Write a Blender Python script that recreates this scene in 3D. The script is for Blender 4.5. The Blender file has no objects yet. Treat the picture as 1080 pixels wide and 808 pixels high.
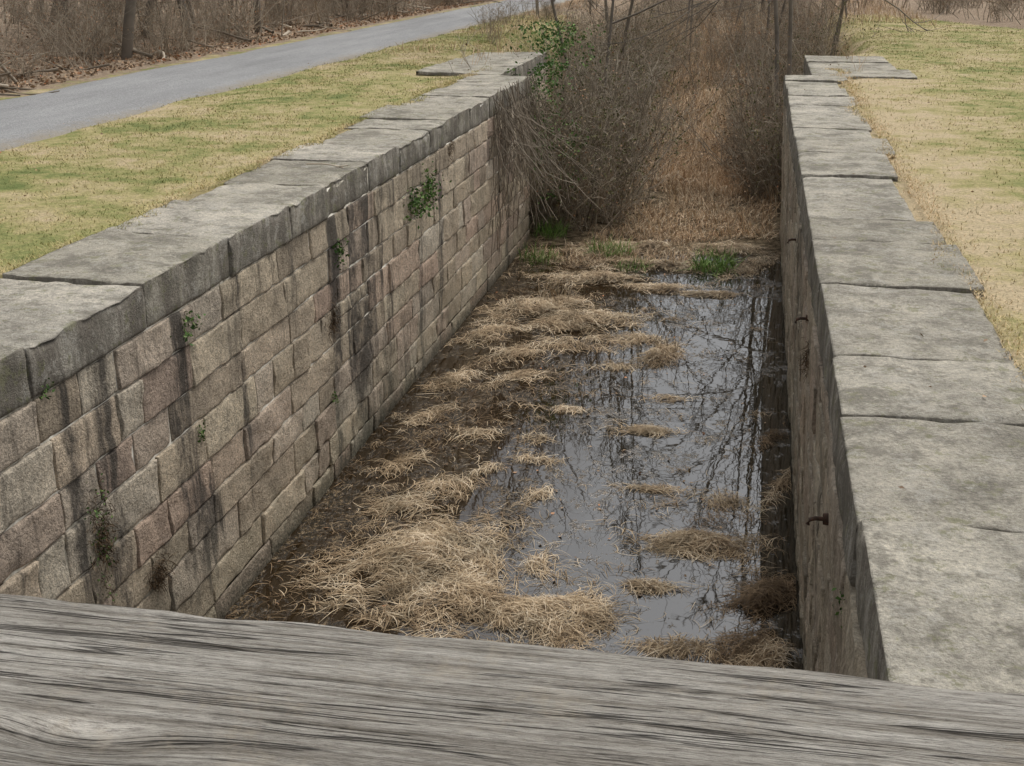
import bpy, bmesh, math, numpy as np
from mathutils import Vector
rng = np.random.default_rng(7)
S = bpy.context.scene
S.view_settings.view_transform='Standard'; S.view_settings.look='None'; S.view_settings.exposure=0
R = math.radians
WATER=-3.06; XL=-4.06; XR=0.52; LEAN=.05

# ---------- numpy noise ----------
def _h(ix,iy,seed):
    n=(ix.astype(np.int64)*374761393+iy.astype(np.int64)*668265263+seed*1442695041)&0xffffffff
    n=((n^(n>>13))*1274126177)&0xffffffff
    n=n^(n>>16)
    return (n&0xffff)/65535.0
def vnoise(x,y,seed=0):
    x=np.asarray(x,float);y=np.asarray(y,float)
    ix=np.floor(x);iy=np.floor(y);fx=x-ix;fy=y-iy
    fx=fx*fx*(3-2*fx);fy=fy*fy*(3-2*fy)
    a=_h(ix,iy,seed);b=_h(ix+1,iy,seed);c=_h(ix,iy+1,seed);d=_h(ix+1,iy+1,seed)
    return (a*(1-fx)+b*fx)*(1-fy)+(c*(1-fx)+d*fx)*fy
def fbm(x,y,seed=0,o=4):
    s=0;a=.5;t=0
    for i in range(o):
        s=s+a*vnoise(x*2**i,y*2**i,seed+i*17);t+=a;a*=.5
    return s/t

# ---------- mesh helpers ----------
def empty(name,parent=None):
    o=bpy.data.objects.new(name,None);S.collection.objects.link(o);o.parent=parent;return o
def mesh_np(name,verts,faces,mat,rnd=None,smooth=False,link=True,parent=None,attrs=None):
    verts=np.asarray(verts,np.float32).reshape(-1,3);faces=np.asarray(faces,np.int32)
    me=bpy.data.meshes.new(name)
    nv=len(verts);nf,k=faces.shape
    me.vertices.add(nv);me.vertices.foreach_set('co',verts.ravel())
    me.loops.add(nf*k);me.loops.foreach_set('vertex_index',faces.ravel())
    me.polygons.add(nf);me.polygons.foreach_set('loop_start',np.arange(0,nf*k,k,dtype=np.int32))
    me.polygons.foreach_set('loop_total',np.full(nf,k,np.int32))
    if smooth: me.polygons.foreach_set('use_smooth',np.ones(nf,bool))
    A=dict(attrs or {})
    if rnd is not None: A['rnd']=rnd
    me.update(calc_edges=True)
    for n,v in A.items():
        a=me.attributes.new(n,'FLOAT','POINT');a.data.foreach_set('value',np.asarray(v,np.float32).ravel())
    me.validate()
    me.materials.append(mat)
    if not link: return me
    o=bpy.data.objects.new(name,me);S.collection.objects.link(o);o.parent=parent
    return o
def gridfaces(n,m,base=0):
    i=np.arange(n-1)[:,None]*m+np.arange(m-1)[None,:]+base
    return np.stack([i,i+m,i+m+1,i+1],-1).reshape(-1,4)
class Acc:
    def __init__(s): s.v=[];s.f=[];s.r=[];s.n=0
    def add(s,v,f,r):
        v=np.asarray(v).reshape(-1,3);s.v.append(v);s.f.append(np.asarray(f)+s.n)
        s.r.append(np.full(len(v),r) if np.isscalar(r) else np.asarray(r).ravel());s.n+=len(v)
    def obj(s,name,mat,**k):
        return mesh_np(name,np.concatenate(s.v),np.concatenate(s.f),mat,rnd=np.concatenate(s.r),**k)
def ribbons(pts,width,side=None):
    N,k,_=pts.shape
    t=np.gradient(pts,axis=1)
    if side is None:
        side=np.cross(t,np.array([0,0,1.0]))
        bad=np.linalg.norm(side,axis=-1,keepdims=True)<1e-6
        side=np.where(bad,np.array([1.0,0,0]),side)
    side=side/(np.linalg.norm(side,axis=-1,keepdims=True)+1e-9)
    a=pts-side*width[...,None]*.5;b=pts+side*width[...,None]*.5
    v=np.stack([a,b],2).reshape(-1,3)
    base=(np.arange(N)*k*2)[:,None]+np.arange(k-1)[None,:]*2
    f=np.stack([base,base+1,base+3,base+2],-1).reshape(-1,4)
    return v,f
def tubes(pts,rad,sides=3):
    N,k,_=pts.shape
    t=np.gradient(pts,axis=1);t/=np.linalg.norm(t,axis=-1,keepdims=True)+1e-9
    ref=np.where(np.abs(t[...,2:3])>.8,np.array([1.0,0,0]),np.array([0,0,1.0]))
    u=np.cross(t,ref);u/=np.linalg.norm(u,axis=-1,keepdims=True)+1e-9
    w=np.cross(t,u)
    an=np.arange(sides)*2*np.pi/sides
    v=pts[:,:,None,:]+rad[:,:,None,None]*(u[:,:,None,:]*np.cos(an)[None,None,:,None]+w[:,:,None,:]*np.sin(an)[None,None,:,None])
    base=(np.arange(N)*k*sides)[:,None,None]+(np.arange(k-1)*sides)[None,:,None]
    j=np.arange(sides)[None,None,:];j2=(j+1)%sides
    f=np.stack([base+j,base+j2,base+sides+j2,base+sides+j],-1).reshape(-1,4)
    return v.reshape(-1,3),f
def grow(st,di,ln,k,wander,up=0.0):
    N=len(st);p=np.zeros((N,k+1,3));p[:,0]=st;d=di/np.linalg.norm(di,axis=1,keepdims=True)
    for i in range(k):
        d=d+rng.normal(0,wander,(N,3))+np.array([0,0,up])
        d/=np.linalg.norm(d,axis=1,keepdims=True)
        p[:,i+1]=p[:,i]+d*(ln/k)[:,None]
    return p
def kids(p,n,lo,hi,spread):
    N,k,_=p.shape
    idx=np.repeat(np.arange(N),n);t=rng.uniform(lo,hi,len(idx))*(k-1)
    s=np.minimum(t.astype(int),k-2);f=(t-s)[:,None]
    a=p[idx,s];b=p[idx,s+1];tan=b-a;tan/=np.linalg.norm(tan,axis=1,keepdims=True)+1e-9
    d=tan+rng.normal(0,spread,(len(idx),3))
    return a*(1-f)+b*f,d,idx,t/(k-1)
def leaves(c,size,flat=0.0):
    N=len(c);a=rng.normal(size=(N,3));a[:,2]*=(1-flat);a/=np.linalg.norm(a,axis=1,keepdims=True)
    b=rng.normal(size=(N,3));b[:,2]*=(1-flat);b-=a*(a*b).sum(1,keepdims=True);b/=np.linalg.norm(b,axis=1,keepdims=True)
    s=size[:,None];nn=np.cross(a,b)
    v=np.stack([c-a*s*.5,c+b*s*.3+nn*s*.1,c+a*s*.5,c-b*s*.3+nn*s*.1],1).reshape(-1,3)
    f=np.arange(N*4).reshape(N,4)
    return v,f

# ---------- material helpers ----------
class M:
    def __init__(s,name,rough=.9,spec=.2):
        s.m=bpy.data.materials.new(name);s.m.use_nodes=True;s.t=s.m.node_tree;s.b=s.t.nodes['Principled BSDF']
        s.b.inputs['Roughness'].default_value=rough;s.b.inputs['Specular IOR Level'].default_value=spec
    def n(s,ty,**k):
        nd=s.t.nodes.new(ty)
        for a,b in k.items(): setattr(nd,a,b)
        return nd
    def L(s,a,b): s.t.links.new(a,b)
    def pos(s,scale=(1,1,1),loc=(0,0,0)):
        g=s.n('ShaderNodeNewGeometry');mp=s.n('ShaderNodeMapping')
        mp.inputs['Scale'].default_value=scale;mp.inputs['Location'].default_value=loc
        s.L(g.outputs['Position'],mp.inputs['Vector']);return mp.outputs[0]
    def noise(s,scale,vec=None,detail=4,rough=.6,dist=0):
        nd=s.n('ShaderNodeTexNoise');nd.inputs['Scale'].default_value=scale;nd.inputs['Detail'].default_value=min(detail,5)
        nd.inputs['Roughness'].default_value=rough;nd.inputs['Distortion'].default_value=dist
        s.L(vec if vec is not None else s.pos(),nd.inputs['Vector']);return nd.outputs['Fac']
    def attr(s,name='rnd'):
        nd=s.n('ShaderNodeAttribute',attribute_name=name);return nd.outputs['Fac']
    def ramp(s,fac,stops,interp='LINEAR'):
        nd=s.n('ShaderNodeValToRGB');e=nd.color_ramp.elements;nd.color_ramp.interpolation=interp
        while len(e)<len(stops): e.new(.5)
        for el,(p,c) in zip(e,stops):
            el.position=p;el.color=(*c,1) if not np.isscalar(c) else (c,c,c,1)
        s.L(fac,nd.inputs[0]);return nd.outputs[0]
    def math(s,op,a,b=None,c=None,clamp=False):
        nd=s.n('ShaderNodeMath',operation=op,use_clamp=clamp)
        for i,x in enumerate((a,b,c)):
            if x is None: continue
            if isinstance(x,(int,float)): nd.inputs[i].default_value=x
            else: s.L(x,nd.inputs[i])
        return nd.outputs[0]
    def maprange(s,v,a,b,c=0.,d=1.):
        g=s.n('ShaderNodeMapRange');s.L(v,g.inputs[0])
        for i,x in zip((1,2,3,4),(a,b,c,d)): g.inputs[i].default_value=x
        return g.outputs[0]
    def gauss(s,v,c,w):
        d=s.math('MULTIPLY',s.math('SUBTRACT',v,c),1/w);return s.math('EXPONENT',s.math('MULTIPLY',s.math('MULTIPLY',d,d),-1.))
    def mix(s,f,a,b,blend='MIX'):
        nd=s.n('ShaderNodeMix',data_type='RGBA',blend_type=blend)
        for i,x in ((0,f),(6,a),(7,b)):
            if isinstance(x,(int,float)): 
                nd.inputs[i].default_value=x if i==0 else (x,x,x,1)
            elif isinstance(x,tuple): nd.inputs[i].default_value=(*x,1)
            else: s.L(x,nd.inputs[i])
        return nd.outputs[2]
    def sep(s):
        g=s.n('ShaderNodeNewGeometry');x=s.n('ShaderNodeSeparateXYZ');s.L(g.outputs['Position'],x.inputs[0]);return x.outputs
    def col(s,c): 
        if isinstance(c,tuple): s.b.inputs['Base Color'].default_value=(*c,1)
        else: s.L(c,s.b.inputs['Base Color'])
        return s
    def bump(s,h,dist=.01,strength=.6):
        nd=s.n('ShaderNodeBump');nd.inputs['Distance'].default_value=dist;nd.inputs['Strength'].default_value=strength
        s.L(h,nd.inputs['Height']);s.L(nd.outputs[0],s.b.inputs['Normal']);return s

def stone_mat():
    m=M('stone_wall_mat',.92,.15)
    r=m.attr()
    base=m.ramp(r,[(0,(.36,.30,.235)),(.15,(.64,.55,.42)),(.3,(.50,.42,.33)),(.45,(.70,.61,.47)),(.6,(.56,.43,.345)),(.75,(.62,.56,.46)),(.88,(.46,.365,.30)),(1,(.72,.65,.53))])
    n1=m.noise(1.6,m.pos(),5,.7)
    c=m.mix(.8,base,m.ramp(n1,[(.30,(.46,.455,.45)),(.48,(.93,.91,.88)),(.68,(1.22,1.18,1.12))]),'MULTIPLY')
    n2=m.noise(32,m.pos(),5,.8)
    c=m.mix(.9,c,m.ramp(n2,[(.32,(.42,.42,.42)),(.48,(.95,.95,.95)),(.68,(1.4,1.38,1.34))]),'MULTIPLY')
    x,y,z=m.sep()
    st=m.noise(1,m.pos((1.3,1.7,.12),(0,1.9,0)),5,.72)
    bias=m.math('ADD',m.math('MULTIPLY',m.gauss(y,12.2,.9),.15),m.math('MULTIPLY',m.math('MULTIPLY',m.gauss(y,8.3,.35),m.gauss(z,-2.2,.5)),.18))
    st=m.math('ADD',st,bias)
    f=m.ramp(st,[(.56,0.),(.63,1.)])
    brk=m.ramp(m.noise(2.4,m.pos((1,1,.5)),5,.8),[(.38,.15),(.54,1.)])
    c=m.mix(m.math('MULTIPLY',m.math('MULTIPLY',f,brk),.88),c,(.075,.068,.06))
    f2=m.ramp(m.noise(1,m.pos((7,9,.3),(2,2,2)),5,.7),[(.53,0.),(.63,1.)])
    tf=m.maprange(m.math('MULTIPLY_ADD',m.noise(3,m.pos((1,1,.4)),4),1.6,z),-.9,.5)
    c=m.mix(m.math('MULTIPLY',m.math('MULTIPLY',f2,tf),.7),c,(.12,.105,.085))
    wn=m.math('MULTIPLY_ADD',n1,1.4,z)
    c=m.mix(m.math('MULTIPLY',m.maprange(wn,-1.4,-2.3),.4),c,(.30,.285,.205))
    wn2=m.math('MULTIPLY_ADD',n2,.5,z)
    c=m.mix(m.math('MULTIPLY',m.maprange(wn2,-2.6,-2.84),.85),c,(.045,.045,.03))
    rw=m.maprange(x,0.,.3)
    rs=m.ramp(m.noise(1,m.pos((2.2,3.,.55),(4,1,0)),5,.75),[(.36,(.19,.165,.12)),(.48,(.44,.38,.29)),(.62,(.68,.62,.49))])
    c=m.mix(m.math('MULTIPLY',rw,.45),c,m.mix(.8,rs,m.ramp(n2,[(.3,(.45,.45,.45)),(.7,(1.3,1.3,1.3))]),'MULTIPLY'))
    m.col(c);m.bump(m.math('ADD',m.noise(60,m.pos(),4,.75),m.math('MULTIPLY',m.noise(13,m.pos(),4,.75),1.8)),.03,.85)
    return m.m
def coping_mat():
    m=M('coping_stone_mat',.9,.2)
    r=m.attr()
    base=m.ramp(r,[(0,(.43,.40,.335)),(.35,(.56,.525,.45)),(.7,(.49,.455,.385)),(1,(.62,.58,.505))])
    n1=m.noise(1.3,m.pos(),5,.78)
    c=m.mix(.95,base,m.ramp(n1,[(.30,(.40,.395,.38)),(.48,(.88,.87,.85)),(.66,(1.2,1.18,1.14))]),'MULTIPLY')
    n2=m.noise(40,m.pos(),5,.85)
    c=m.mix(.85,c,m.ramp(n2,[(.32,(.5,.5,.5)),(.5,(1,1,1)),(.68,(1.35,1.35,1.32))]),'MULTIPLY')
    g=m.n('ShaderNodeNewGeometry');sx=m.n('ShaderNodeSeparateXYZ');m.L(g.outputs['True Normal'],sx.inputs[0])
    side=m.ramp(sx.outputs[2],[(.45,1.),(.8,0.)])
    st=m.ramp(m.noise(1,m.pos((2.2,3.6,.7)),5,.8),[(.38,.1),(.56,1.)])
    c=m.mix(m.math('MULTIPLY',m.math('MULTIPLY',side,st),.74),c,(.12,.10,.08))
    db=m.ramp(m.noise(2.0,m.pos(loc=(2,7,5)),5,.85),[(.49,0.),(.59,1.)])
    c=m.mix(m.math('MULTIPLY',db,.65),c,(.20,.185,.15))
    lb=m.ramp(m.noise(3.4,m.pos(loc=(9,1,5)),5,.85),[(.54,0.),(.62,1.)])
    c=m.mix(m.math('MULTIPLY',lb,.4),c,(.66,.63,.56))
    gb=m.ramp(m.noise(6,m.pos(loc=(12,3,5)),5,.8),[(.56,0.),(.62,1.)])
    c=m.mix(m.math('MULTIPLY',gb,.55),c,(.25,.25,.13))
    m.col(c);m.bump(m.math('ADD',m.noise(70,m.pos(),4,.8),m.math('MULTIPLY',m.noise(9,m.pos(),5,.8),1.8)),.03,.8)
    return m.m
def mortar_mat():
    m=M('mortar_mat',.95,.1)
    c=m.ramp(m.noise(1.6,m.pos(),5,.75),[(.38,(.06,.05,.04)),(.46,(.40,.37,.30)),(.58,(.80,.76,.66))])
    z=m.sep()[2]
    c=m.mix(m.maprange(z,-2.4,-2.9),c,(.03,.03,.02));m.col(c);return m.m
STONE=stone_mat();COPE=coping_mat();MORTAR=mortar_mat()

def lawn_color(m):
    p=m.noise(.5,m.pos(),5,.7);q=m.noise(3.0,m.pos(loc=(5,3,0)),4,.7)
    f=m.math('MULTIPLY_ADD',q,.5,m.math('MULTIPLY',p,.70))
    xs=m.sep()
    dr=m.maprange(m.math('ABSOLUTE',m.math('SUBTRACT',xs[0],1.5)),2.2,0.,0.,.13)
    f=m.math('ADD',f,m.math('ADD',dr,.018))
    return m.ramp(f,[(.47,(.18,.22,.075)),(.57,(.33,.325,.13)),(.64,(.46,.395,.195)),(.75,(.58,.47,.30))])
def lawn_blade():
    m=M('lawn_blade_mat',.8,.2)
    c=lawn_color(m);c=m.mix(.9,c,m.ramp(m.attr(),[(0,(.55,.6,.5)),(.5,(1.0,1.0,1.0)),(1,(1.4,1.3,1.25))]),'MULTIPLY')
    m.col(c);return m.m
def ground_mat():
    m=M('ground_mat',.95,.1)
    lawn=m.mix(.8,lawn_color(m),m.ramp(m.noise(30,m.pos(),5,.8),[(.3,(.45,.45,.45)),(.55,(1,1,1)),(.75,(1.3,1.25,1.2))]),'MULTIPLY')
    lit=m.ramp(m.noise(9,m.pos(),5,.8),[(.3,(.14,.105,.075)),(.48,(.30,.225,.16)),(.6,(.42,.33,.24)),(.75,(.54,.44,.34))])
    mud=m.ramp(m.noise(5,m.pos(),5,.8),[(.38,(.035,.027,.016)),(.5,(.14,.105,.065)),(.7,(.40,.32,.21))])
    bn=m.math('MULTIPLY',m.math('SUBTRACT',m.noise(2.2,m.pos(),5,.75),.5),1.6)
    fl=m.ramp(m.math('ADD',m.attr('lawn'),bn),[(.42,0.),(.58,1.)])
    c=m.mix(fl,lit,lawn)
    c=m.mix(m.attr('mud'),c,mud)
    m.col(c);m.bump(m.noise(25,m.pos(),4,.8),.04,.8);return m.m
def path_mat():
    m=M('gravel_path_mat',.95,.1)
    c=m.ramp(m.noise(45,m.pos(),5,.9),[(.32,(.15,.15,.15)),(.5,(.33,.33,.33)),(.66,(.52,.52,.52))])
    c=m.mix(.8,c,m.ramp(m.noise(.6,m.pos((2.5,.4,1)),5,.7),[(.3,(.72,.72,.72)),(.7,(1.12,1.12,1.11))]),'MULTIPLY')
    e=m.math('ABSOLUTE',m.math('ADD',m.sep()[0],10.1))
    en=m.math('MULTIPLY_ADD',m.noise(5,m.pos(),5,.8),.8,e)
    c=m.mix(m.ramp(m.math('MULTIPLY',en,.5),[(.78,0.),(.98,.8)]),c,(.32,.27,.19))
    m.col(c);m.bump(m.noise(60,m.pos(),4,.8),.02,.7);return m.m
def water_mat():
    m=M('canal_water_mat',.03,.5)
    m.b.inputs['IOR'].default_value=2.3
    x=m.sep()
    n=m.noise(1.1,m.pos((1,.75,1)),5,.75);n2=m.noise(7,m.pos((1,.7,1)),5,.85)
    side=m.maprange(x[0],-1.7,-3.0,-.012,.02)
    f=m.math('ADD',m.math('MULTIPLY_ADD',n2,.62,m.math('MULTIPLY',n,.38)),side)
    weed=m.ramp(f,[(.54,0.),(.56,1.)])
    wc=m.ramp(m.noise(24,m.pos((1,.6,1)),5,.9),[(.42,(.010,.008,.004)),(.51,(.04,.028,.015)),(.60,(.24,.175,.105))])
    tint=m.maprange(m.math('MULTIPLY_ADD',n,2.2,x[0]),-.1,-1.4)
    c=m.mix(weed,m.mix(tint,(.016,.013,.008),(.024,.015,.007)),wc);m.col(c)
    m.L(m.math('MULTIPLY_ADD',weed,.14,.015),m.b.inputs['Roughness'])
    sp=m.math('MULTIPLY_ADD',tint,-.36,.5)
    m.L(m.math('MAXIMUM',m.math('MULTIPLY_ADD',weed,-.28,sp),.06),m.b.inputs['Specular IOR Level'])
    h=m.math('ADD',m.math('MULTIPLY',m.noise(3.2,m.pos(),2,.5),.12),m.math('MULTIPLY',m.math('MULTIPLY',m.noise(45,m.pos(),3,.8),weed),1.6))
    m.bump(h,.02,.35);return m.m
def blade_mat(name,stops,vary=.8,scale=1.5):
    m=M(name,.75,.25)
    c=m.ramp(m.attr(),stops)
    c=m.mix(vary,c,m.ramp(m.noise(scale,m.pos(),2,.6),[(.3,(.55,.55,.52)),(.6,(1.1,1.08,1.05))]),'MULTIPLY')
    m.col(c);return m.m
STRAW=blade_mat('dead_grass_mat',[(0,(.10,.065,.036)),(.3,(.27,.19,.11)),(.6,(.52,.405,.265)),(1,(.76,.65,.49))],.85,2.5)
REED=blade_mat('dry_reed_mat',[(0,(.30,.20,.12)),(.4,(.62,.44,.28)),(.8,(.78,.60,.41)),(1,(.85,.72,.54))],.7,.8)
RUST=blade_mat('brown_weed_mat',[(0,(.05,.032,.02)),(.5,(.18,.12,.065)),(1,(.40,.29,.18))])
GREENB=blade_mat('green_blade_mat',[(0,(.07,.14,.03)),(.5,(.16,.29,.06)),(1,(.30,.42,.13))])
GLEAF=blade_mat('green_leaf_mat',[(0,(.045,.10,.025)),(.5,(.10,.19,.05)),(1,(.20,.30,.09))],.6,4)
OLEAF=blade_mat('olive_leaf_mat',[(0,(.08,.09,.03)),(.5,(.17,.18,.07)),(1,(.30,.27,.12))],.6,4)
BLEAF=blade_mat('dry_leaf_mat',[(0,(.16,.105,.065)),(.5,(.34,.235,.15)),(.85,(.50,.35,.22)),(1,(.54,.24,.12))],.4,3)
TWIG=blade_mat('twig_mat',[(0,(.16,.13,.095)),(.5,(.34,.285,.22)),(1,(.60,.52,.41))],.5,2)
BARK=blade_mat('bark_mat',[(0,(.13,.11,.09)),(1,(.27,.235,.195))],.7,3)

# ---------- terrain ----------
def coords(a,b,fa,fb,step):
    c=list(np.arange(fa,fb+1e-6,step));x=fb;s=step
    while x<b: s*=1.35;x+=s;c.append(x)
    x=fa;s=step
    while x>a: s*=1.35;x-=s;c.insert(0,x)
    return np.array(c)
xs=coords(-300,300,-16,12,.25);ys=coords(-40,450,-6,62,.25)
def sstep(a,b,x): t=np.clip((x-a)/(b-a),0,1);return t*t*(3-2*t)
def lerp(a,b,t): return a+(b-a)*t
def terrain_z(X,Y):
    t1=(Y>22.45).astype(float);t2=sstep(27.9,31,Y)
    t1r=(Y>23.3).astype(float)
    lt=lerp(lerp(-4.75,-5.3,t1),-6.9,t2);lb=lerp(lerp(-4.35,-4.9,t1),-4.5,t2)
    rt=lerp(lerp(1.2,1.8,t1r),2.8,t2);rb=lerp(lerp(.95,1.3,t1r),.7,t2)
    bed=np.interp(Y,[-50,18,21.5,24,32,60,120],[-3.6,-3.5,-3.12,-2.98,-2.7,-2.1,-1.5])+ (fbm(X*.9,Y*.9,3)-.5)*.25
    top=-.035+(fbm(X*.7,Y*.7,9)-.5)*.06
    onp=sstep(2.1,1.5,np.abs(X+10.1));top=lerp(top,-.05,onp)
    wood=sstep(-12.2,-16,X);top=top+wood*(fbm(X*.35,Y*.35,5)-.35)*.9
    farb=sstep(0,10,X-9.5-np.clip(44-Y,0,60)*.35);top=top+farb*(fbm(X*.3,Y*.3,25)-.6)*.8
    a=np.clip((X-lt)/(lb-lt),0,1);b=np.clip((rt-X)/(rt-rb),0,1)
    d=np.minimum(a,b);d=np.where((X>lt)&(X<rt),d,0)
    d=np.where(Y>27.9,d*d*(3-2*d),d)
    return top*(1-d)+bed*d,d
X,Y=np.meshgrid(xs,ys,indexing='ij')
Z,D=terrain_z(X,Y)
def lawnmask(X,Y):
    left=sstep(-9,-8.5,X)*sstep(-3.5,-4.5,X)*sstep(52,36,Y)
    edge=4.8+np.clip(46-Y,0,100)*.42
    right=sstep(.6,1.2,X)*sstep(edge+.6,edge-.6,X)*sstep(50,44,Y)
    mid=sstep(-12.4,-11.6,X)*sstep(-8.4,-9,X)
    return np.clip(left+right+mid*.6,0,1)
LM=lawnmask(X,Y)
mesh_np('ground',np.stack([X,Y,Z],-1),gridfaces(len(xs),len(ys)),ground_mat(),smooth=True,attrs={'lawn':LM,'mud':np.clip(D*1.2,0,1)})

py=np.arange(-30,260,.4);pt=np.linspace(0,1,9)
e1=-11.65+(fbm(py*.5,py*0+3,1)-.5)*.45;e2=-8.6+(fbm(py*.5,py*0+8,2)-.5)*.45
bend=np.clip(py-70,0,500)**2*-.002
PX=e1[:,None]*(1-pt)+e2[:,None]*pt+bend[:,None];PZ=-.012+.05*(1-(2*pt-1)**2)[None,:]+PX*0
PZ[:,0]=-.06;PZ[:,-1]=-.06
mesh_np('gravel_path',np.stack([PX,np.repeat(py[:,None],9,1),PZ],-1),gridfaces(len(py),9)[:,::-1],path_mat(),smooth=True)
wx=np.linspace(-4.25,.85,8);wy=np.linspace(-4,27,12);WX,WY=np.meshgrid(wx,wy,indexing='ij')
mesh_np('canal_water',np.stack([WX,WY,WX*0+WATER],-1),gridfaces(8,12),water_mat(),smooth=True)

# ---------- walls ----------
def ring(a,b,step,e=(0,.004,.016)):
    n=max(2,int(round((b-a-.05)/step)))
    return np.concatenate([[a+x for x in e],np.linspace(a+.035,b-.035,n),[b-x for x in e[::-1]]])
def stone(acc,xf,sg,y0,y1,z0,z1,r,step=.05,lean=0):
    u=ring(y0,y1,step);w=ring(z0,z1,step);U,W=np.meshgrid(u,w,indexing='ij')
    eu=np.minimum(U-y0,y1-U);ew=np.minimum(W-z0,z1-W);e=np.minimum(eu,ew)
    sd=int(r*9999)
    d=rng.uniform(-.006,.014)+(U-(y0+y1)/2)*rng.normal(0,.010)+(W-(z0+z1)/2)*rng.normal(0,.02)
    d=d+(fbm(U*7+sd,W*7,sd%97,4)-.5)*.045
    d=np.maximum(d,-.006)
    d=d-np.exp(-e/.010)*(.003+.035*np.clip(fbm(U*9,W*9,11)-.5,0,1)*2)
    d=np.where(e<1e-6,-.09,d)
    j=(fbm(U*3.1,W*3.1,21)-.5)*.014;j2=(fbm(U*4.1,W*3.1,31)-.5)*.018
    v=np.stack([xf+sg*d-sg*lean*np.clip(-.33-W,0,9),U+j,W+j2],-1)
    f=gridfaces(len(u),len(w))
    if sg<0: f=f[:,::-1]
    acc.add(v,f,r)
def wall_face(acc,xf,sg,y0,y1,seed,ztop=-.33,step=.05,lean=0):
    rr=np.random.default_rng(seed);z=ztop
    hs=[.30,.35,.29,.37,.31,.27,.34,.30,.36,.32]
    for h in hs:
        y=y0+rr.uniform(-.5,0)
        y=max(y,y0) if y0>20 else y
        while y<y1-.15:
            L=rr.uniform(.32,.7) if rr.random()<.42 else rr.uniform(.75,1.35)
            ye=min(y+L,y1)
            if y1-ye<.3: ye=y1
            g=rr.uniform(.003,.009)
            if rr.random()<.06 and L>.5:
                zm=z-h*rr.uniform(.4,.6)
                stone(acc,xf,sg,y+g,ye-g,zm+g,z-g,rr.random(),step,lean);stone(acc,xf,sg,y+g,ye-g,z-h+g,zm-g,rr.random(),step,lean)
            else: stone(acc,xf,sg,y+g,ye-g,z-h+g,z-g,rr.random(),step,lean)
            y=ye
        z-=h
def coping(acc,xf,xb,ylist,seed,zt=0,zb=-.33):
    rr=np.random.default_rng(seed);sg=1 if xf>xb else -1
    for y0,y1 in zip(ylist[:-1],ylist[1:]):
        bx=xb+sg*rr.uniform(-.13,.13);fx=xf+sg*rr.uniform(-.012,.02);z=zt+rr.uniform(-.014,.014)
        u=ring(y0+.004,y1-.004,.055,(0,.006,.025))
        nx=16;xx=np.concatenate([[0,.02],np.linspace(.06,abs(fx-bx)-.05,nx),[abs(fx-bx)-.02,abs(fx-bx)-.006]])
        prof=[(bx,zb+.1,-sg,0)]+[(bx,z-.03,-sg,0)]
        for q in xx: prof.append((bx+sg*q,z,0,1))
        prof.append((fx,z-.008,sg*.7,.7))
        for zz in np.linspace(z-.03,zb+.03,6): prof.append((fx,zz,sg,0))
        prof+= [(fx-sg*.01,zb+.006,sg*.7,-.7),(fx-sg*.07,zb,0,-1)]
        P=np.array(prof);n=len(P)
        U=np.repeat(u[:,None],n,1);PXx=np.repeat(P[None,:,0],len(u),0);PZz=np.repeat(P[None,:,1],len(u),0)
        e=np.minimum(U-u[0],u[-1]-U)
        sarc=np.concatenate([[0],np.cumsum(np.hypot(np.diff(P[:,0]),np.diff(P[:,1])))]);Sx=np.repeat(sarc[None],len(u),0)
        d=(fbm(U*5,Sx*5+seed,int(y0*10)%89,4)-.5)*.035
        d=d-np.exp(-e/.015)*(.006+.09*np.clip(fbm(U*5,Sx*4,77)-.5,0,1))
        ce=np.abs(Sx-sarc[-9]);d=d-np.exp(-ce/.03)*(.006+.13*np.clip(fbm(U*4+3,Sx*2,55)-.48,0,1)*1.5)
        d=np.where(e<1e-6,-.06,d)
        tilt=rr.normal(0,.008)
        v=np.stack([PXx+d*P[None,:,2],U+(fbm(Sx*2,U*.3+y0,3)-.5)*.012,PZz+d*P[None,:,3]+tilt*(PXx-xf)],-1)
        f=gridfaces(len(u),n)[:,::-1]
        acc.add(v,f,rr.random())
def boxv(x0,x1,y0,y1,z0,z1):
    v=np.array([[x,y,z] for x in (x0,x1) for y in (y0,y1) for z in (z0,z1)],float)
    f=np.array([[0,1,3,2],[4,6,7,5],[0,4,5,1],[2,3,7,6],[0,2,6,4],[1,5,7,3]])
    return v,f
def lock_wall(name,xf,back,sg,yl,yend,wx,wb,wyl,seed,lean=0):
    e=empty(name)
    a=Acc();wall_face(a,xf,sg,-4,yend,seed,lean=lean);wall_face(a,wx,sg,yend+.02,28,seed+1,step=.09)
    a.obj('ashlar_courses',STONE,parent=e)
    c=Acc();coping(c,xf,back,yl,seed+2);coping(c,wx,wb,wyl,seed+3)
    c.obj('coping_stones',COPE,parent=e)
    mm=Acc()
    v,f=boxv(*sorted((xf-sg*.012,xf-sg*.9)),-4,yend-.01,-3.7,-.05)
    front=np.abs(v[:,0]-(xf-sg*.012))<1e-6;v[front&(v[:,2]<-1),0]-=sg*lean*3.37
    v[front&(v[:,2]>-1),0]-=sg*(.004 if lean==0 else .018)
    mm.add(v,f,.5)
    v,f=boxv(*sorted((wx-sg*.03,wx-sg*.8)),yend,28,-3.7,-.05);mm.add(v,f,.5)
    mm.obj('mortar_core',MORTAR,parent=e)
    return e
ry=[-4,-2.6,-1.2,.2,1.7,3.1,4.66,5.87,6.83,8.42,9.8,10.65,11.7,12.8,14.3,15.5,16.4,17.7,19.0,20.2,21.4,22.5,23.4]
ly=[-4,-2.5,-1,.6,2,3.3,4.75,6.05,7.5,8.95,10.3,11.3,12.7,13.9,15.3,16.2,17.6,19.0,20.1,21.3,22.5]
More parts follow.
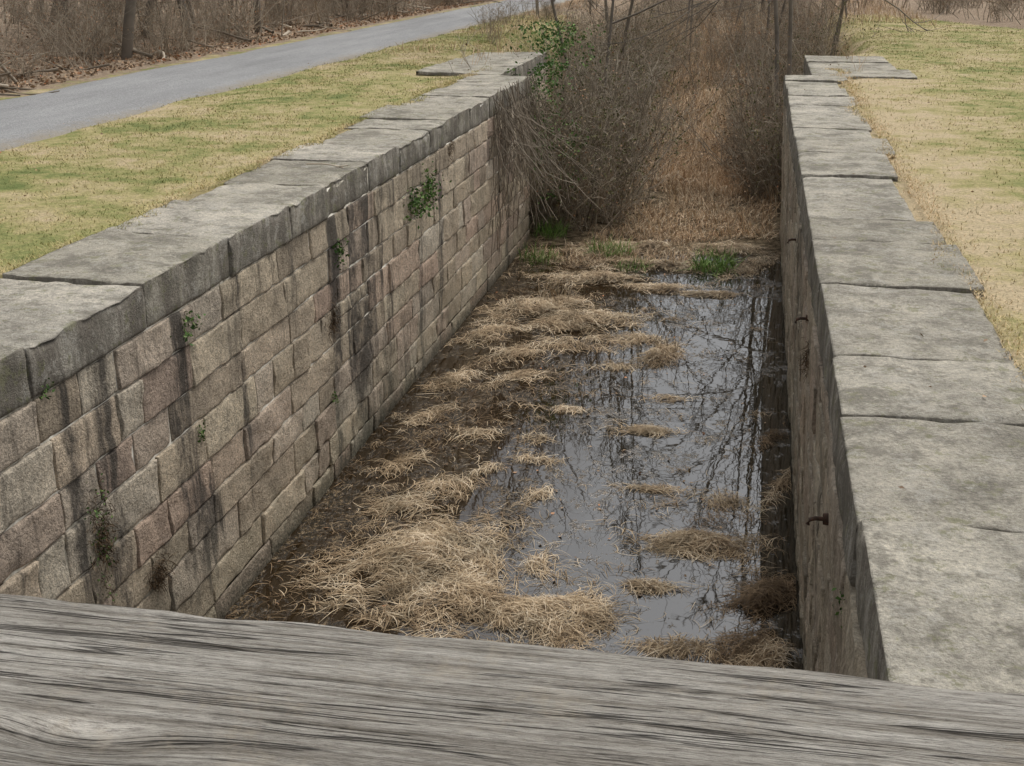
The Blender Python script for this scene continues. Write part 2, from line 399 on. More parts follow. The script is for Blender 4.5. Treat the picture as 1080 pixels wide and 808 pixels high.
lock_wall('lock_wall',XL,-5.17,1,ly,22.5,-4.65,-6.3,[22.52,24.2,26,28],11)
lock_wall('lock_wall',XR,1.50,-1,ry,23.4,1.0,2.75,[23.42,25,26.5,28],41,lean=LEAN)

# ---------- lawn blades ----------
def lawn(n,x0,x1,y0,y1,pw):
    y=y0+(y1-y0)*rng.random(n)**pw;x=rng.uniform(x0,x1,n)
    keep=(rng.random(n)<lawnmask(x,y)*np.clip(fbm(x*1.3,y*1.3,4)*2.2-.45,0.05,1))
    x,y=x[keep],y[keep];z,_=terrain_z(x,y);n=len(x)
    ln=rng.uniform(.015,.045,n)*(1+y*.010);a=rng.uniform(0,2*np.pi,n);t=rng.uniform(.5,1.35,n)
    d=np.stack([np.cos(a)*np.sin(t),np.sin(a)*np.sin(t),np.cos(t)],-1)
    s=np.stack([-np.sin(a),np.cos(a),a*0],-1)*(.003+y*.00025)[:,None]
    p=np.stack([x,y,z-.004],-1)
    v=np.stack([p-s,p+s,p+d*ln[:,None]],1).reshape(-1,3)
    return v,np.repeat(rng.random(n),3)
v1,r1=lawn(130000,-9.1,-5.1,4,48,1.5);v2,r2=lawn(200000,1.4,14,2.5,48,1.5)
def fringe(n,xc,sg,y0,y1):
    y=rng.uniform(y0,y1,n);x=xc+sg*np.abs(rng.normal(0,.10,n))-sg*.22*np.clip(fbm(y*1.2,y*0,6)-.45,0,1)*rng.random(n)*3
    a=rng.uniform(0,2*np.pi,n);t=rng.uniform(.6,1.45,n);ln=rng.uniform(.02,.06,n)
    d=np.stack([np.cos(a)*np.sin(t),np.sin(a)*np.sin(t),np.cos(t)],-1)
    s=np.stack([-np.sin(a),np.cos(a),a*0],-1)*(.003+y*.0002)[:,None]
    p=np.stack([x,y,x*0+.0],-1)
    return np.stack([p-s,p+s,p+d*ln[:,None]],1).reshape(-1,3),np.repeat(.3+.7*rng.random(n),3)
v3,r3=fringe(9000,-5.15,-1,4,24);v4,r4=fringe(9000,1.52,1,2.5,25)
v=np.concatenate([v1,v2,v3,v4]);mesh_np('lawn_grass',v,np.arange(len(v)).reshape(-1,3),lawn_blade(),rnd=np.concatenate([r1,r2,r3,r4]))

# ---------- floating dead grass ----------
xw=XR+LEAN*2.7
def mat_blades(acc,cx,cy,rx,ry,n,ang,h=.07,lo=.12,hi=.34,w=.006,dark=0,swirl=2.0):
    r=np.sqrt(rng.random(n))*(1+.25*rng.normal(size=n));th=rng.uniform(0,2*np.pi,n)
    rr=r*(.0+2.0*fbm(np.cos(th)*2.8+cx*3,np.sin(th)*2.8+cy*3,8))
    x=cx+rx*rr*np.cos(th)+ry*.35*rr*np.sin(th);y=cy+ry*rr*np.sin(th)
    # break the mat up into strands and holes
    keep=fbm(x*3.2+9,y*3.2,71,3)>rng.uniform(.25,.5,n)
    x,y,rr=x[keep],y[keep],rr[keep];n=len(x)
    x=np.clip(x,XL+.08,xw-.06)
    k=5;ln=rng.uniform(lo,hi,n)
    hd=ang+(fbm(x*1.6,y*1.6,15,2)-.5)*2*np.pi*swirl*.5+rng.normal(0,.45,n);cu=rng.normal(0,.32,n)
    p=np.zeros((n,k,3));zb=WATER+h*.6*np.clip(1-rr**2,0,1)*rng.random(n)*(.2+1.6*fbm(x*4,y*4,18))
    p[:,0]=np.stack([x,y,zb],-1)
    arc=rng.uniform(0,.04,n)
    for i in range(1,k):
        hd=hd+cu;p[:,i,0]=p[:,i-1,0]+np.cos(hd)*ln/(k-1);p[:,i,1]=p[:,i-1,1]+np.sin(hd)*ln/(k-1)
        p[:,i,2]=zb+arc*math.sin(math.pi*i/(k-1))
    p[...,:2]-=(p[:,2:3,:2]-p[:,0:1,:2])
    p[...,0]=np.clip(p[...,0],XL+.03,xw-.03);p[...,2]=np.maximum(p[...,2],WATER+.003)
    wd=np.repeat(rng.uniform(.6,1.3,n)[:,None]*w,k,1);wd[:,-1]*=.2;wd[:,0]*=.4
    v,f=ribbons(p,wd)
    rnd=np.clip(rng.normal(.58-dark,.24,n),0,1)*(.35+1.1*fbm(x*4,y*4,28))
    acc.add(v,f,np.repeat(np.clip(rnd,0,1),k*2))
A=Acc()
mats=[(-2.65,9.7,.65,.75,3400,.5,.16),(-2.35,8.9,.65,.5,2500,.2,.14),(-1.4,8.75,.5,.42,2100,-.9,.14),(-1.95,9.6,.5,.3,700,.3,.07),(-3.2,10.6,.3,.3,420,.5,.08),(-2.9,11.2,.3,.25,320,.2,.06),
(-.22,10.35,.46,.22,1600,.1,.12),(-.02,11.4,.26,.25,350,.4,.06),(-.66,9.44,.25,.1,300,0,.04),(-.95,13.1,.28,.12,360,0,.06),(-2.05,13.6,.32,.09,260,0,.05),
(-2.5,11.8,.14,.4,380,1.2,.08),(-.65,11.5,.4,.07,220,0,.03),(-3.45,11.6,.2,.35,260,.5,.06),(-3.57,14.4,.2,.5,320,1,.06),(-2.75,14.6,.3,.4,420,.3,.07),(-3.0,15.6,.4,.4,420,.3,.07),
(-3.0,17.7,.7,.9,2500,.2,.22),(-2.3,17.2,.8,.7,2300,.2,.2),(-2.2,16.2,.6,.35,900,.2,.12),(-3.6,16.4,.25,.6,500,.9,.1),(-1.05,15.9,.2,.5,600,1.5,.2),(-.8,14.2,.26,.1,160,0,.04),(-1.4,16.6,.4,.2,350,.2,.08),
(-2.6,19.8,.9,.4,1500,.1,.18),(-1.3,19.4,.7,.22,800,.1,.12),(-.5,19.2,.5,.15,450,.1,.08),(-1.6,20.9,1.2,.35,1900,.1,.16),(-3.2,21.4,.6,.5,1100,.2,.2),(-2.0,22.2,1.1,.4,1900,.2,.2),(.15,21.2,.28,.8,800,1.3,.15),(-.3,22.4,.7,.4,1200,.2,.2),
(-.3,8.5,.3,.13,450,.2,.06),(.35,8.5,.2,.3,550,.6,.1),(.48,11.7,.08,.5,240,1.5,.06),(-2.9,12.6,.26,.2,230,.8,.06),(-3.6,13.0,.12,.4,200,1.4,.05),(-2.2,12.6,.2,.14,170,.2,.05),(-3.4,9.4,.28,.3,300,1.,.06),(-1.9,11.1,.16,.2,140,.3,.04),(-1.6,15.3,.3,.1,170,.3,.04),(-2.1,12.0,.35,.07,130,.3,.03)]
for t in mats:
    cx,cy,rx,ry_,n,an,h=t
    mat_blades(A,cx,cy,rx,ry_,n,an,h,w=.0055+max(0,cy-10)*.0004)
n=190;x=XL+.1+np.abs(rng.normal(0,1.4,n));y=rng.uniform(6,22,n)
for cx,cy in zip(x,y): mat_blades(A,min(cx,.3),cy,rng.uniform(.05,.3),rng.uniform(.05,.2),int(rng.integers(6,40)),rng.uniform(0,3),.02,.05,.22,.005,dark=.16)
for i in range(120): mat_blades(A,rng.uniform(-2.2,.4),rng.uniform(7.5,20),.16,.10,12,rng.uniform(0,3),.02,.05,.24,.005,dark=.1)
A.obj('floating_dead_grass',STRAW)
B=Acc()
for t in [(.36,9.45,.2,.36,1400,.6,.16),(.2,8.6,.22,.25,500,.6,.12),(-.9,15.7,.3,.3,220,1,.12),(.0,10.9,.3,.22,260,1,.08),(.45,13.2,.1,.4,220,1.5,.08),(-3.3,13,.5,1.6,450,1,.03),(-3.2,9.5,.6,1.5,700,.5,.03),(-2.5,14,.6,2.,550,.7,.03),(-2.2,21.3,1.4,.9,1700,.4,.1)]:
    mat_blades(B,*t[:4],t[4],t[5],t[6],.06,.24,.0055)
B.obj('brown_pondweed',RUST)

# ---------- upright blades ----------
def upright(acc,x,y,z,ln,w,lean=.35,droop=.5,k=5):
    n=len(x);a=rng.uniform(0,2*np.pi,n);t=np.abs(rng.normal(0,lean,n))
    p=np.zeros((n,k,3));p[:,0]=np.stack([x,y,z],-1)
    dr=rng.uniform(0,droop,n)
    for i in range(1,k):
        t=t+dr/(k-1)*i*.7
        p[:,i]=p[:,i-1]+np.stack([np.cos(a)*np.sin(t),np.sin(a)*np.sin(t),np.cos(t)],-1)*(ln/(k-1))[:,None]
    p[...,2]=np.maximum(p[...,2],p[:,:1,2])
    s=np.stack([-np.sin(a+.6),np.cos(a+.6),a*0],-1)[:,None,:]*np.ones((1,k,1))
    wd=w[:,None]*np.array([.7,1,.9,.6,.15])[None,:k]
    v,f=ribbons(p,wd,s);acc.add(v,f,np.repeat(rng.random(n),k*2))
Q=Acc()
def reedfield(n,x0,x1,y0,y1,l0,l1,thr=.42,dr=1.2,lean=.4):
    x=rng.uniform(x0,x1,n);y=rng.uniform(y0,y1,n);k=fbm(x*.8,y*.5,44)>thr+rng.normal(0,.05,n);x,y=x[k],y[k]
    z,_=terrain_z(x,y);z=np.maximum(z,WATER)-.02
    upright(Q,x,y,z,rng.uniform(l0,l1,len(x)),rng.uniform(.007,.013,len(x))*(1+(y-20)*.02),lean,dr)
reedfield(2200,-3.9,.4,20.8,23.5,.12,.35,.48,1.8)
reedfield(9000,-2.6,.5,23,29,.15,.45,.36,2.2,1.1)
reedfield(8000,-2.4,.2,27,34,.3,.7,.34,2.2,.8)
reedfield(8000,-3.2,.6,32,50,.5,1.0,.38,1.8,.6)
reedfield(6000,-4.2,1,50,75,.8,1.5,.3,1)
reedfield(3000,-6,2,24,50,.3,.8,.5,1)
x=rng.uniform(-8.3,-4.6,9000);y=rng.uniform(27.5,60,9000);z,_=terrain_z(x,y)
k=fbm(x*.6,y*.4,51)>.45;upright(Q,x[k],y[k],z[k],rng.uniform(.08,.3,k.sum()),np.full(k.sum(),.012),.6,1)
x=rng.uniform(.8,5.4,5000);y=rng.uniform(28.5,60,5000);z,_=terrain_z(x,y)
k=((fbm(x*.6,y*.4,51)>.5)|(y>44))&((x<2.4)|(y>40));upright(Q,x[k],y[k],z[k],rng.uniform(.1,.4,k.sum()),np.full(k.sum(),.014),.5,1)
Q.obj('dry_reeds',REED)
def tuft(name,cx,cy,r,n,l0,l1,mat,z=WATER,lean=.5,w=(.006,.011)):
    a=Acc();q=np.sqrt(rng.random(n))*r;th=rng.uniform(0,6.28,n)
    upright(a,cx+q*np.cos(th),cy+q*np.sin(th),np.full(n,z),rng.uniform(l0,l1,n),rng.uniform(*w,n),lean,1.2)
    return a.obj(name,mat)
tuft('green_grass_tuft',-.5,20.9,.38,340,.2,.5,GREENB,w=(.010,.018),lean=.8)
tuft('green_grass_tuft',-2.4,21.6,.4,200,.2,.45,GREENB)
tuft('green_grass_tuft',-3.6,20.9,.35,160,.2,.4,GREENB)
tuft('green_grass_tuft',-1.9,20.6,.3,120,.15,.3,GREENB)
tuft('green_grass_tuft',-3.7,22.8,.35,200,.3,.5,GREENB)
tuft('dry_grass_tuft',-2.9,18.4,.35,110,.2,.5,STRAW,lean=.7)
tuft('dry_grass_tuft',-1.1,16.1,.3,45,.2,.5,STRAW,lean=.8)

# ---------- shrubs & trees ----------
def shrub_mesh(name,seed,stems=12,h=3.6,leafn=120,lm=None):
    global rng;rng=np.random.default_rng(seed)
    a=Acc()
    st=rng.normal(0,.3,(stems,3));st[:,2]=-.15
    di=rng.normal(0,.3,(stems,3));di[:,2]=1
    ln=rng.uniform(.5,1.0,stems)*h
    p0=grow(st,di,ln,7,.16,.02)
    def put(p,r0,r1,sides=3):
        k=p.shape[1];rad=r0[:,None]*np.linspace(1,r1,k)[None,:]
        v,f=tubes(p,rad,sides);a.add(v,f,np.repeat(rng.random(len(p)),k*sides))
    put(p0,rng.uniform(.007,.02,stems),.3)
    s,d,i,t=kids(p0,7,.15,.98,.6);l1=ln[i]*(1-t*.65)*rng.uniform(.2,.55,len(i));p1=grow(s,d,l1,4,.2,.04)
    put(p1,np.full(len(i),.0062),.45)
    s,d,i2,t=kids(p1,4,.15,1,.7);l2=l1[i2]*rng.uniform(.25,.6,len(i2));p2=grow(s,d,l2,2,.25,.02)
    put(p2,np.full(len(i2),.004),.5)
    me=a.obj(name,TWIG,link=False)
    q=p2[rng.integers(0,len(p2),leafn),-1]+rng.normal(0,.03,(leafn,3))
    v,f=leaves(q,rng.uniform(.03,.07,leafn));ml=mesh_np(name+'_leaves',v,f,lm or BLEAF,rnd=np.repeat(rng.random(leafn),4),link=False)
    return me,ml
SH=[shrub_mesh('shrub',100+i,[12,15,10,16,12,18,13][i],[3.6,3.0,4.2,2.4,3.8,2.0,3.4][i],[260,340,100,300,160,380,520][i],OLEAF if i==6 else None) for i in range(7)]
rng=np.random.default_rng(99)
def place(me,parent,loc,rot,sc,name):
    for m_ in (me if isinstance(me,tuple) else (me,)):
        o=bpy.data.objects.new(name,m_);S.collection.objects.link(o);o.parent=parent;o.location=loc;o.rotation_euler=(rng.normal(0,.08),rng.normal(0,.08),rot);o.scale=sc
def scatter(parent,pts,lo,hi,choice=range(6)):
    ch=list(choice)
    for x,y in pts:
        z=float(terrain_z(np.array([x]),np.array([y]))[0][0]);s=rng.uniform(lo,hi)
        place(SH[ch[rng.integers(len(ch))]],parent,(x,y,z),rng.uniform(0,6.28),(s,s,s*rng.uniform(.85,1.15)),'shrub')
th=empty('brush_thicket')
P=[(rng.uniform(-4.4,-2.6),rng.uniform(23.0,29)) for _ in range(24)]
P+=[(rng.uniform(-5.2,-3.0),rng.uniform(29,50)) for _ in range(28)]
scatter(th,P,.8,1.15,[0,2,4,1,6,6])
P=[(rng.uniform(-4.5,-2.6),rng.uniform(22.9,26)) for _ in range(9)];scatter(th,P,.6,1.0,[3,5,6])
th2=empty('brush_thicket')
P=[(rng.uniform(-.1,.9),rng.uniform(25,31)) for _ in range(13)]+[(rng.uniform(-.1,2.0),rng.uniform(31,50)) for _ in range(24)]
scatter(th2,P,.75,1.05,[0,1,4,3,6])
P=[(rng.uniform(-.3,.9),rng.uniform(24.5,34)) for _ in range(8)];scatter(th2,P,.6,.9,[3,5])
th3=empty('distant_brush')
P=[(rng.uniform(-7.5,30),rng.uniform(50,80)) for _ in range(110)];scatter(th3,P,.8,1.3)
P=[(rng.uniform(-3.5,.5),rng.uniform(42,60)) for _ in range(12)];scatter(th3,P,.5,.9)
P=[]
for _ in range(50):
    y=rng.uniform(30,50);e=5.6+max(0,46-y)*.42;P.append((rng.uniform(e+.5,e+8),y))
scatter(th3,P,.5,1.0)
P=[(rng.uniform(-7.9,-5.2),rng.uniform(31,50)) for _ in range(14)];scatter(th3,P,.25,.5)
wd=empty('woodland')
P=[(-12.6-abs(rng.normal(0,5)),rng.uniform(12,70)) for _ in range(190)];scatter(wd,P,.45,1.1)
P=[(-12.5-abs(rng.normal(0,1)),rng.uniform(12,60)) for _ in range(50)];scatter(wd,P,.25,.5)
def tree_mesh(name,seed,h,slim=1.):
    global rng;rng=np.random.default_rng(seed);a=Acc()
    def put(p,r0,r1,sides=4):
        k=p.shape[1];rad=r0[:,None]*np.linspace(1,r1,k)[None,:]
        v,f=tubes(p,rad,sides);a.add(v,f,np.repeat(rng.random(len(p)),k*sides))
    ns=rng.integers(1,3)
    p0=grow(np.tile([0,0,-.3],(ns,1))+rng.normal(0,.1,(ns,3))*[1,1,0],np.stack([rng.normal(0,.12,ns),rng.normal(0,.12,ns),np.ones(ns)],-1),np.full(ns,h),12,.06,.01)
    put(p0,np.full(ns,h*.011*slim),.12,8)
    s,d,i,t=kids(p0,20,.25,.98,.55);l1=h*(1.05-t)*rng.uniform(.3,.6,len(i));p1=grow(s,d,l1,6,.13,.05);put(p1,h*.0045*(1.15-t)*slim**.5,.25)
    s,d,i2,t=kids(p1,6,.2,1,.5);l2=l1[i2]*rng.uniform(.3,.55,len(i2));p2=grow(s,d,l2,4,.15,.04);put(p2,np.full(len(i2),.016),.4,3)
    s,d,i3,t=kids(p2,3,.2,1,.55);l3=l2[i3]*rng.uniform(.35,.7,len(i3));p3=grow(s,d,l3,3,.18,.03);put(p3,np.full(len(i3),.009),.5,3)
    return a.obj(name,BARK,link=False)
TR=[tree_mesh('bare_tree',300+i,[13,11,15,9][i],.8) for i in range(4)]
SL=[tree_mesh('sapling',340+i,[14,12,15][i],.36) for i in range(3)]
rng=np.random.default_rng(5)
def trees(parent,pts,lo=.8,hi=1.2,src=None):
    src=src or TR
    for x,y in pts:
        s=rng.uniform(lo,hi);place(src[rng.integers(len(src))],parent,(x,y,-.1 if abs(x+2)>5 else -2.4),rng.uniform(0,6.28),(s,s,s),'tree')
trees(wd,[(-13.2,24.5),(-14.5,19),(-13.6,33),(-16,27),(-13.4,41)]+[(-13.5-abs(rng.normal(0,7)),rng.uniform(14,80)) for _ in range(34)])
trees(th3,[(rng.uniform(-9,28),rng.uniform(62,105)) for _ in range(20)],.7,1.0)
trees(th3,[(-7.4,43),(2.9,44),(-4.4,38),(1.9,37),(-3.9,31),(.9,33),(-6.6,50),(-2.9,54),(.5,50),(-1.2,62)],.85,1.1,SL)
n=16000;x=-12.0-np.abs(rng.normal(0,2.5,n));y=rng.uniform(10,60,n);z,_=terrain_z(x,y)
v,f=leaves(np.stack([x,y,z+.02],-1),rng.uniform(.05,.12,n),.6)
n2=420;x=-4+rng.uniform(0,4.4,n2);y=rng.uniform(7,23,n2);v2,f2=leaves(np.stack([x,y,x*0+WATER+.012],-1),rng.uniform(.03,.06,n2),.85)
n3=350;x=np.concatenate([rng.uniform(-9,-4.2,200),rng.uniform(.6,5,150)]);y=rng.uniform(3,26,n3);v3,f3=leaves(np.stack([x,y,x*0+.02],-1),rng.uniform(.02,.045,n3),.85)
f=np.concatenate([f,f2+len(v),f3+len(v)+len(v2)]);v=np.concatenate([v,v2,v3])
mesh_np('fallen_leaves',v,f,BLEAF,rnd=np.repeat(rng.random(len(v)//4),4))
a=Acc();n=120;x=-12.1-np.abs(rng.normal(0,2,n));y=rng.uniform(12,55,n);z,_=terrain_z(x,y)
p=grow(np.stack([x,y,z+.08],-1),np.stack([rng.normal(0,1,n),rng.normal(0,1,n),rng.normal(0,.15,n)],-1),rng.uniform(.6,3,n),5,.12)
v,f=tubes(p,rng.uniform(.01,.05,n)[:,None]*np.linspace(1,.4,6)[None],5);a.add(v,f,np.repeat(rng.random(n),30));a.obj('fallen_branches',TWIG)
a=Acc();p=grow(np.array([[-4.62,12.3,.03]]),np.array([[1.,.25,.05]]),np.array([.42]),5,.12);v,f=tubes(p,np.full((1,6),.011)*np.linspace(1,.5,6),5);a.add(v,f,1.)
s,d,i,t=kids(p,4,.2,.9,.6);q=grow(s,d*[1,1,.3],np.full(len(i),.16),3,.15);v,f=tubes(q,np.full((len(i),4),.006),4);a.add(v,f,1.);a.obj('fallen_twig',TWIG)

# ---------- plants in wall ----------
def clump(name,x,y,z,ry_,rz,n,size,mat,sg,th=.1):
    c=np.stack([x+sg*np.abs(rng.normal(0,th,n)),y+rng.normal(0,ry_*.5,n),z+rng.normal(0,rz*.5,n)],-1)
    v,f=leaves(c,rng.uniform(.6,1.3,n)*size);mesh_np(name,v,f,mat,rnd=np.repeat(rng.random(n),4))
clump('ivy_plant',XL,14.35,-.78,.38,.16,200,.055,GLEAF,1);clump('ivy_plant',XL,14.95,-.7,.3,.26,200,.055,GLEAF,1)
clump('wall_fern',XL,8.07,-.46,.13,.11,90,.04,GLEAF,1,.04);clump('wall_fern',XL,11.5,-.71,.12,.16,80,.045,GLEAF,1,.05)
clump('wall_fern',XL,8.14,-1.35,.06,.08,40,.03,GLEAF,1,.03);clump('wall_fern',XL,6.18,-.3,.07,.06,40,.025,GLEAF,1,.03)
clump('wall_fern',XR+.01,4.87,-.49,.07,.1,50,.025,GLEAF,-1,.02);clump('wall_fern',XL,11.2,-2.2,.07,.1,30,.03,GLEAF,1,.03)
def hang(name,x,y,z,w,h,n,mat,sg):
    a=Acc();st=np.stack([x+sg*rng.uniform(0,.02,n),y+rng.normal(0,w*.5,n),z+rng.normal(0,h*.3,n)],-1)
    di=np.stack([sg*rng.uniform(.1,.5,n),rng.normal(0,.8,n),rng.uniform(-.9,.6,n)],-1)
    p=grow(st,di,rng.uniform(.03,.09,n),4,.3,-.2);v,f=ribbons(p,np.full((n,5),.004),np.cross(np.gradient(p,axis=1),rng.normal(size=(n,1,3))))
    a.add(v,f,np.repeat(rng.random(n)*.45,10));a.obj(name,mat)
hang('hanging_moss',XL,6.6,-1.5,.14,.5,420,RUST,1);clump('wall_moss',XL,6.6,-1.55,.14,.42,220,.024,GLEAF,1,.02)
hang('hanging_moss',XL,11.3,-1.35,.16,.3,220,RUST,1);hang('hanging_moss',XL,7.27,-2.12,.16,.22,300,RUST,1)
hang('hanging_moss',XR+.02,9.2,-.8,.15,.2,120,RUST,-1)
hang('hanging_moss',XL,16.3,-.4,.2,.2,120,RUST,1)
a=Acc();n=190;st=np.stack([XL+rng.uniform(.02,.12,n),rng.uniform(19.0,22.5,n),rng.uniform(-.6,.1,n)],-1)
p=grow(st,np.stack([rng.uniform(0,.4,n),rng.normal(0,.5,n),-np.ones(n)],-1),rng.uniform(.5,2.4,n),7,.2,-.05);p[...,0]=np.maximum(p[...,0],XL+.02)
v,f=tubes(p,np.full((n,8),.006));a.add(v,f,np.repeat(rng.random(n)*.4,24));a.obj('hanging_vine',TWIG)
c=np.stack([rng.normal(-3.95,.33,4200),rng.normal(23.3,.5,4200),rng.uniform(-2.4,.9,4200)],-1);c[:,0]+=.3*np.sin(c[:,2]*3)
k=fbm(c[:,0]*3,c[:,2]*3,61)>.45;c=c[k];v,f=leaves(c,rng.uniform(.04,.09,len(c)));mesh_np('ivy_vine',v,f,GLEAF,rnd=np.repeat(rng.random(len(c)),4))
IR=M('rusty_iron_mat',.8,.4);IR.col(IR.ramp(IR.noise(30),[(.3,(.03,.02,.015)),(.7,(.12,.06,.035))]))
for y,z in ((6.3,-.79),(9.7,-.63),(12.9,-.7)):
    a=Acc();p=np.array([[[XR+.07,y,z],[XR-.04,y,z],[XR-.07,y,z-.01],[XR-.08,y,z-.04]]]);v,f=tubes(p,np.full((1,4),.013),8);a.add(v,f,.5)
    p=np.array([[[XR+.03,y,z],[XR-.0,y,z]]]);v,f=tubes(p,np.array([[.035,.032]]),10);a.add(v,f,.5);a.obj('iron_pin',IR.m)

# ---------- wooden footbridge ----------
def wood_mat():
    m=M('weathered_wood_mat',.88,.15)
    tc=m.n('ShaderNodeTexCoord');P0=tc.outputs['Object']
    sx=m.n('ShaderNodeSeparateXYZ');m.L(P0,sx.inputs[0])
    yy=sx.outputs[1]
    for kx,ky,w in ((-.38,-.045,.022),(.16,.02,.008),(.50,.05,.010)):
        dx=m.math('MULTIPLY',m.math('SUBTRACT',sx.outputs[0],kx),.35);dy=m.math('SUBTRACT',sx.outputs[1],ky)
        d2=m.math('ADD',m.math('MULTIPLY',dx,dx),m.math('MULTIPLY',dy,dy))
        g=m.math('EXPONENT',m.math('MULTIPLY',d2,-1/(w*w)))
        yy=m.math('ADD',yy,m.math('MULTIPLY',g,w*.8))
    wob=m.noise(1.5,P0,1,.5);yy=m.math('MULTIPLY_ADD',wob,.012,yy)
    cb=m.n('ShaderNodeCombineXYZ');m.L(sx.outputs[0],cb.inputs[0]);m.L(yy,cb.inputs[1]);m.L(sx.outputs[2],cb.inputs[2])
    def mp(sc,lo=(0,0,0)):
        k=m.n('ShaderNodeMapping');k.inputs['Scale'].default_value=sc;k.inputs['Location'].default_value=lo;m.L(cb.outputs[0],k.inputs[0]);return k.outputs[0]
    g1=m.noise(1,mp((3.2,130,60)),5,.8,0)
    g2=m.noise(1,mp((60,480,300)),5,.85,0)
    g3=m.noise(1,mp((2.0,10,10)),5,.75,0)
    c=m.ramp(g1,[(.34,(.20,.18,.15)),(.45,(.38,.355,.315)),(.56,(.51,.485,.44)),(.72,(.66,.63,.58))])
    c=m.mix(.9,c,m.ramp(g2,[(.36,(.50,.49,.48)),(.5,(1,1,1)),(.64,(1.25,1.25,1.25))]),'MULTIPLY')
    c=m.mix(.8,c,m.ramp(g3,[(.35,(.66,.64,.61)),(.62,(1.12,1.11,1.09))]),'MULTIPLY')
    def cracks(sc,lo,w,g0,gsc):
        cr=m.noise(1,mp(sc,lo),3,.5,0)
        k=m.ramp(m.math('ABSOLUTE',m.math('SUBTRACT',cr,.5)),[(.0,1.),(w,0.)])
        gate=m.ramp(m.math('ADD',m.noise(1,mp(gsc,lo),4,.6),m.maprange(sx.outputs[0],-.1,-.5,0.,.04)),[(g0,0.),(g0+.06,1.)])
        return m.math('MULTIPLY',k,gate)
    crk=m.math('MAXIMUM',cracks((1.3,40,20),(0,0,0),.012,.49,(3,22,20)),cracks((2.5,90,20),(5,3,1),.03,.50,(6,40,20)))
    c=m.mix(m.math('MULTIPLY',crk,.85),c,(.04,.034,.028))
    li=m.ramp(m.noise(9,P0,5,.85),[(.55,0.),(.65,1.)]);c=m.mix(m.math('MULTIPLY',li,.35),c,(.50,.43,.33))
    m.col(c)
    h=m.math('SUBTRACT',m.math('ADD',g1,m.math('MULTIPLY',g2,.6)),m.math('MULTIPLY',crk,1.2))
    m.bump(h,.006,.95);return m.m
WOOD=wood_mat()
fb=empty('wooden_footbridge')
def plank(name,cx,cy,cz,lx,lyy,lz,rot=0,nx=60,ny=10,seed=0,rough=.004):
    prof=[];hy,hz,r=lyy/2,lz/2,.006
    for sy,sz,a0 in ((1,1,0),(-1,1,90),(-1,-1,180),(1,-1,270)):
        for a_ in (0,45,90): 
            t=R(a0+a_);prof.append((sy*(hy-r)+r*math.cos(t),sz*(hz-r)+r*math.sin(t)))
    full=[]
    for i in range(len(prof)):
        a_=np.array(prof[i]);b_=np.array(prof[(i+1)%len(prof)]);full.append(a_)
        if np.linalg.norm(b_-a_)>.05:
            for q in range(1,ny): full.append(a_+(b_-a_)*q/ny)
    full=np.array(full);m_=len(full);u=np.linspace(-lx/2,lx/2,nx)
    U=np.repeat(u[:,None],m_,1);Yp=np.repeat(full[None,:,0],nx,0);Zp=np.repeat(full[None,:,1],nx,0)
    nz=(fbm(U*5,Yp*70+seed,seed+1)-.5)*rough
    ed=(fbm(U*14,Zp*0+np.sign(Yp)*3+seed,seed+5)-.5)*.009
    V=np.stack([U,Yp+ed*np.abs(Yp)/hy,Zp+nz*np.sign(Zp)],-1).reshape(-1,3)
    fs=[]
    for i in range(nx-1):
        j=np.arange(m_);j2=(j+1)%m_;fs.append(np.stack([i*m_+j,(i+1)*m_+j,(i+1)*m_+j2,i*m_+j2],-1))
    f=np.concatenate(fs)
    o=mesh_np(name,V,f[:,::-1],WOOD,smooth=True,parent=fb)
    me=o.data
    bm=bmesh.new();bm.from_mesh(me);bm.verts.ensure_lookup_table()
    bm.faces.new([bm.verts[i] for i in range(m_)]);bm.faces.new([bm.verts[(nx-1)*m_+i] for i in range(m_)][::-1])
    bmesh.ops.recalc_face_normals(bm,faces=bm.faces);bm.to_mesh(me);bm.free()
    o.location=(cx,cy,cz);o.rotation_euler=(0,0,rot);return o
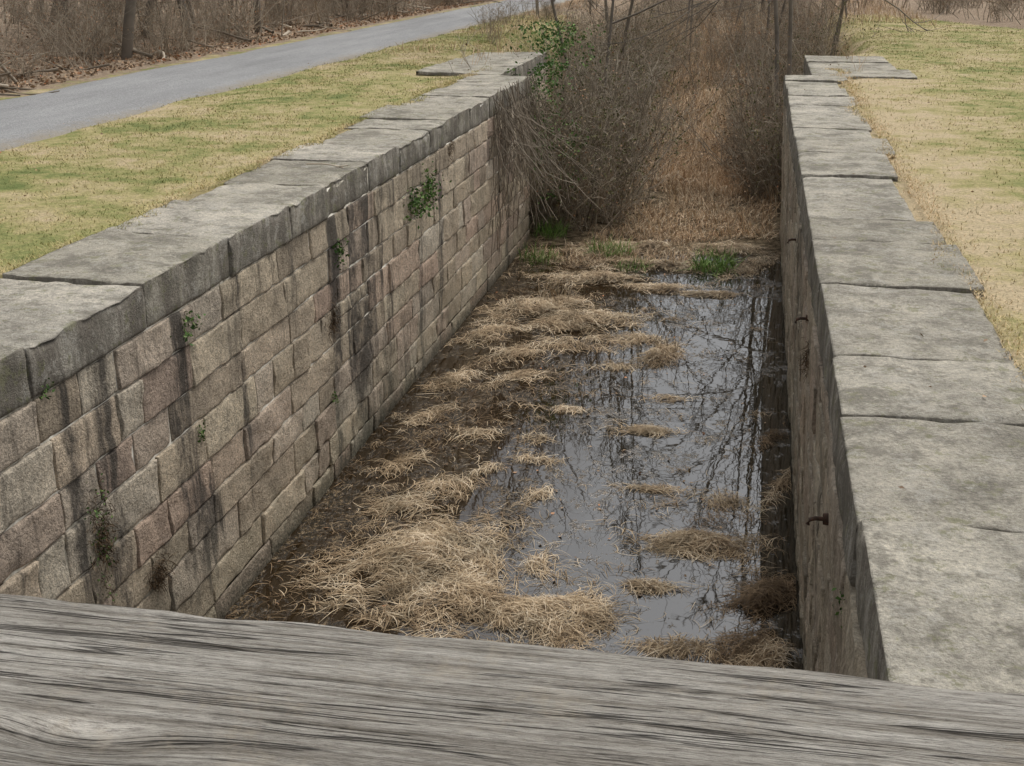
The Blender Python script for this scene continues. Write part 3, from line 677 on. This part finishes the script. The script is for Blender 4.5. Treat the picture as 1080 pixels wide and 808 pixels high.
plank('handrail',0,.607,1.70,6.0,.232,.04,R(1.05),nx=900,ny=40,seed=3,rough=.005)
for i,z in enumerate((1.42,1.15,.90)):
    o=plank(f'rail_board_{i}',0,.64,z,6.0,.035,.13,R(1.05),seed=i+9)
for i,x in enumerate((-2.8,-1.0,.9,2.7)):
    v,f=boxv(x-.045,x+.045,.565,.62,.45,1.679);mesh_np(f'post_{i}',v,f,WOOD,parent=fb)
for i in range(13):
    o=plank(f'deck_board_{i}',0,-1.25+i*.155,.62,7.4,.145,.04,seed=i+20,nx=20,ny=4)
for i,y in enumerate((-1.2,-.3,.5)):
    v,f=boxv(-5.6,2.2,y,y+.14,.02,.595);mesh_np(f'stringer_{i}',v,f,WOOD,parent=fb)

# ---------- world / sun / camera ----------
w=bpy.data.worlds.new("World");S.world=w;w.use_nodes=True;nt=w.node_tree
EL,AZ=R(58),R(26)
bg=nt.nodes['Background'];sky=nt.nodes.new('ShaderNodeTexSky');sky.sky_type='NISHITA';sky.sun_disc=False
sky.sun_elevation=EL;sky.sun_rotation=AZ;sky.air_density=1.0;sky.dust_density=4.0;sky.ozone_density=1.0
hs=nt.nodes.new('ShaderNodeHueSaturation');hs.inputs['Saturation'].default_value=.15
nt.links.new(sky.outputs[0],hs.inputs['Color']);nt.links.new(hs.outputs[0],bg.inputs['Color']);bg.inputs['Strength'].default_value=.15
sl=bpy.data.lights.new('sun','SUN');sl.energy=1.5;sl.angle=R(30);sl.color=(1,.96,.90)
so=bpy.data.objects.new('sun',sl);S.collection.objects.link(so)
dv=Vector((math.sin(AZ)*math.cos(EL),math.cos(AZ)*math.cos(EL),math.sin(EL)))
so.rotation_euler=dv.to_track_quat('Z','Y').to_euler()
cam=bpy.data.cameras.new('camera');co=bpy.data.objects.new('camera',cam);S.collection.objects.link(co);S.camera=co
co.location=(0,0,2.17);co.rotation_euler=(R(90-19.58),0,R(11.04));cam.sensor_width=36;cam.lens=42.83;cam.clip_start=.05;cam.clip_end=2000
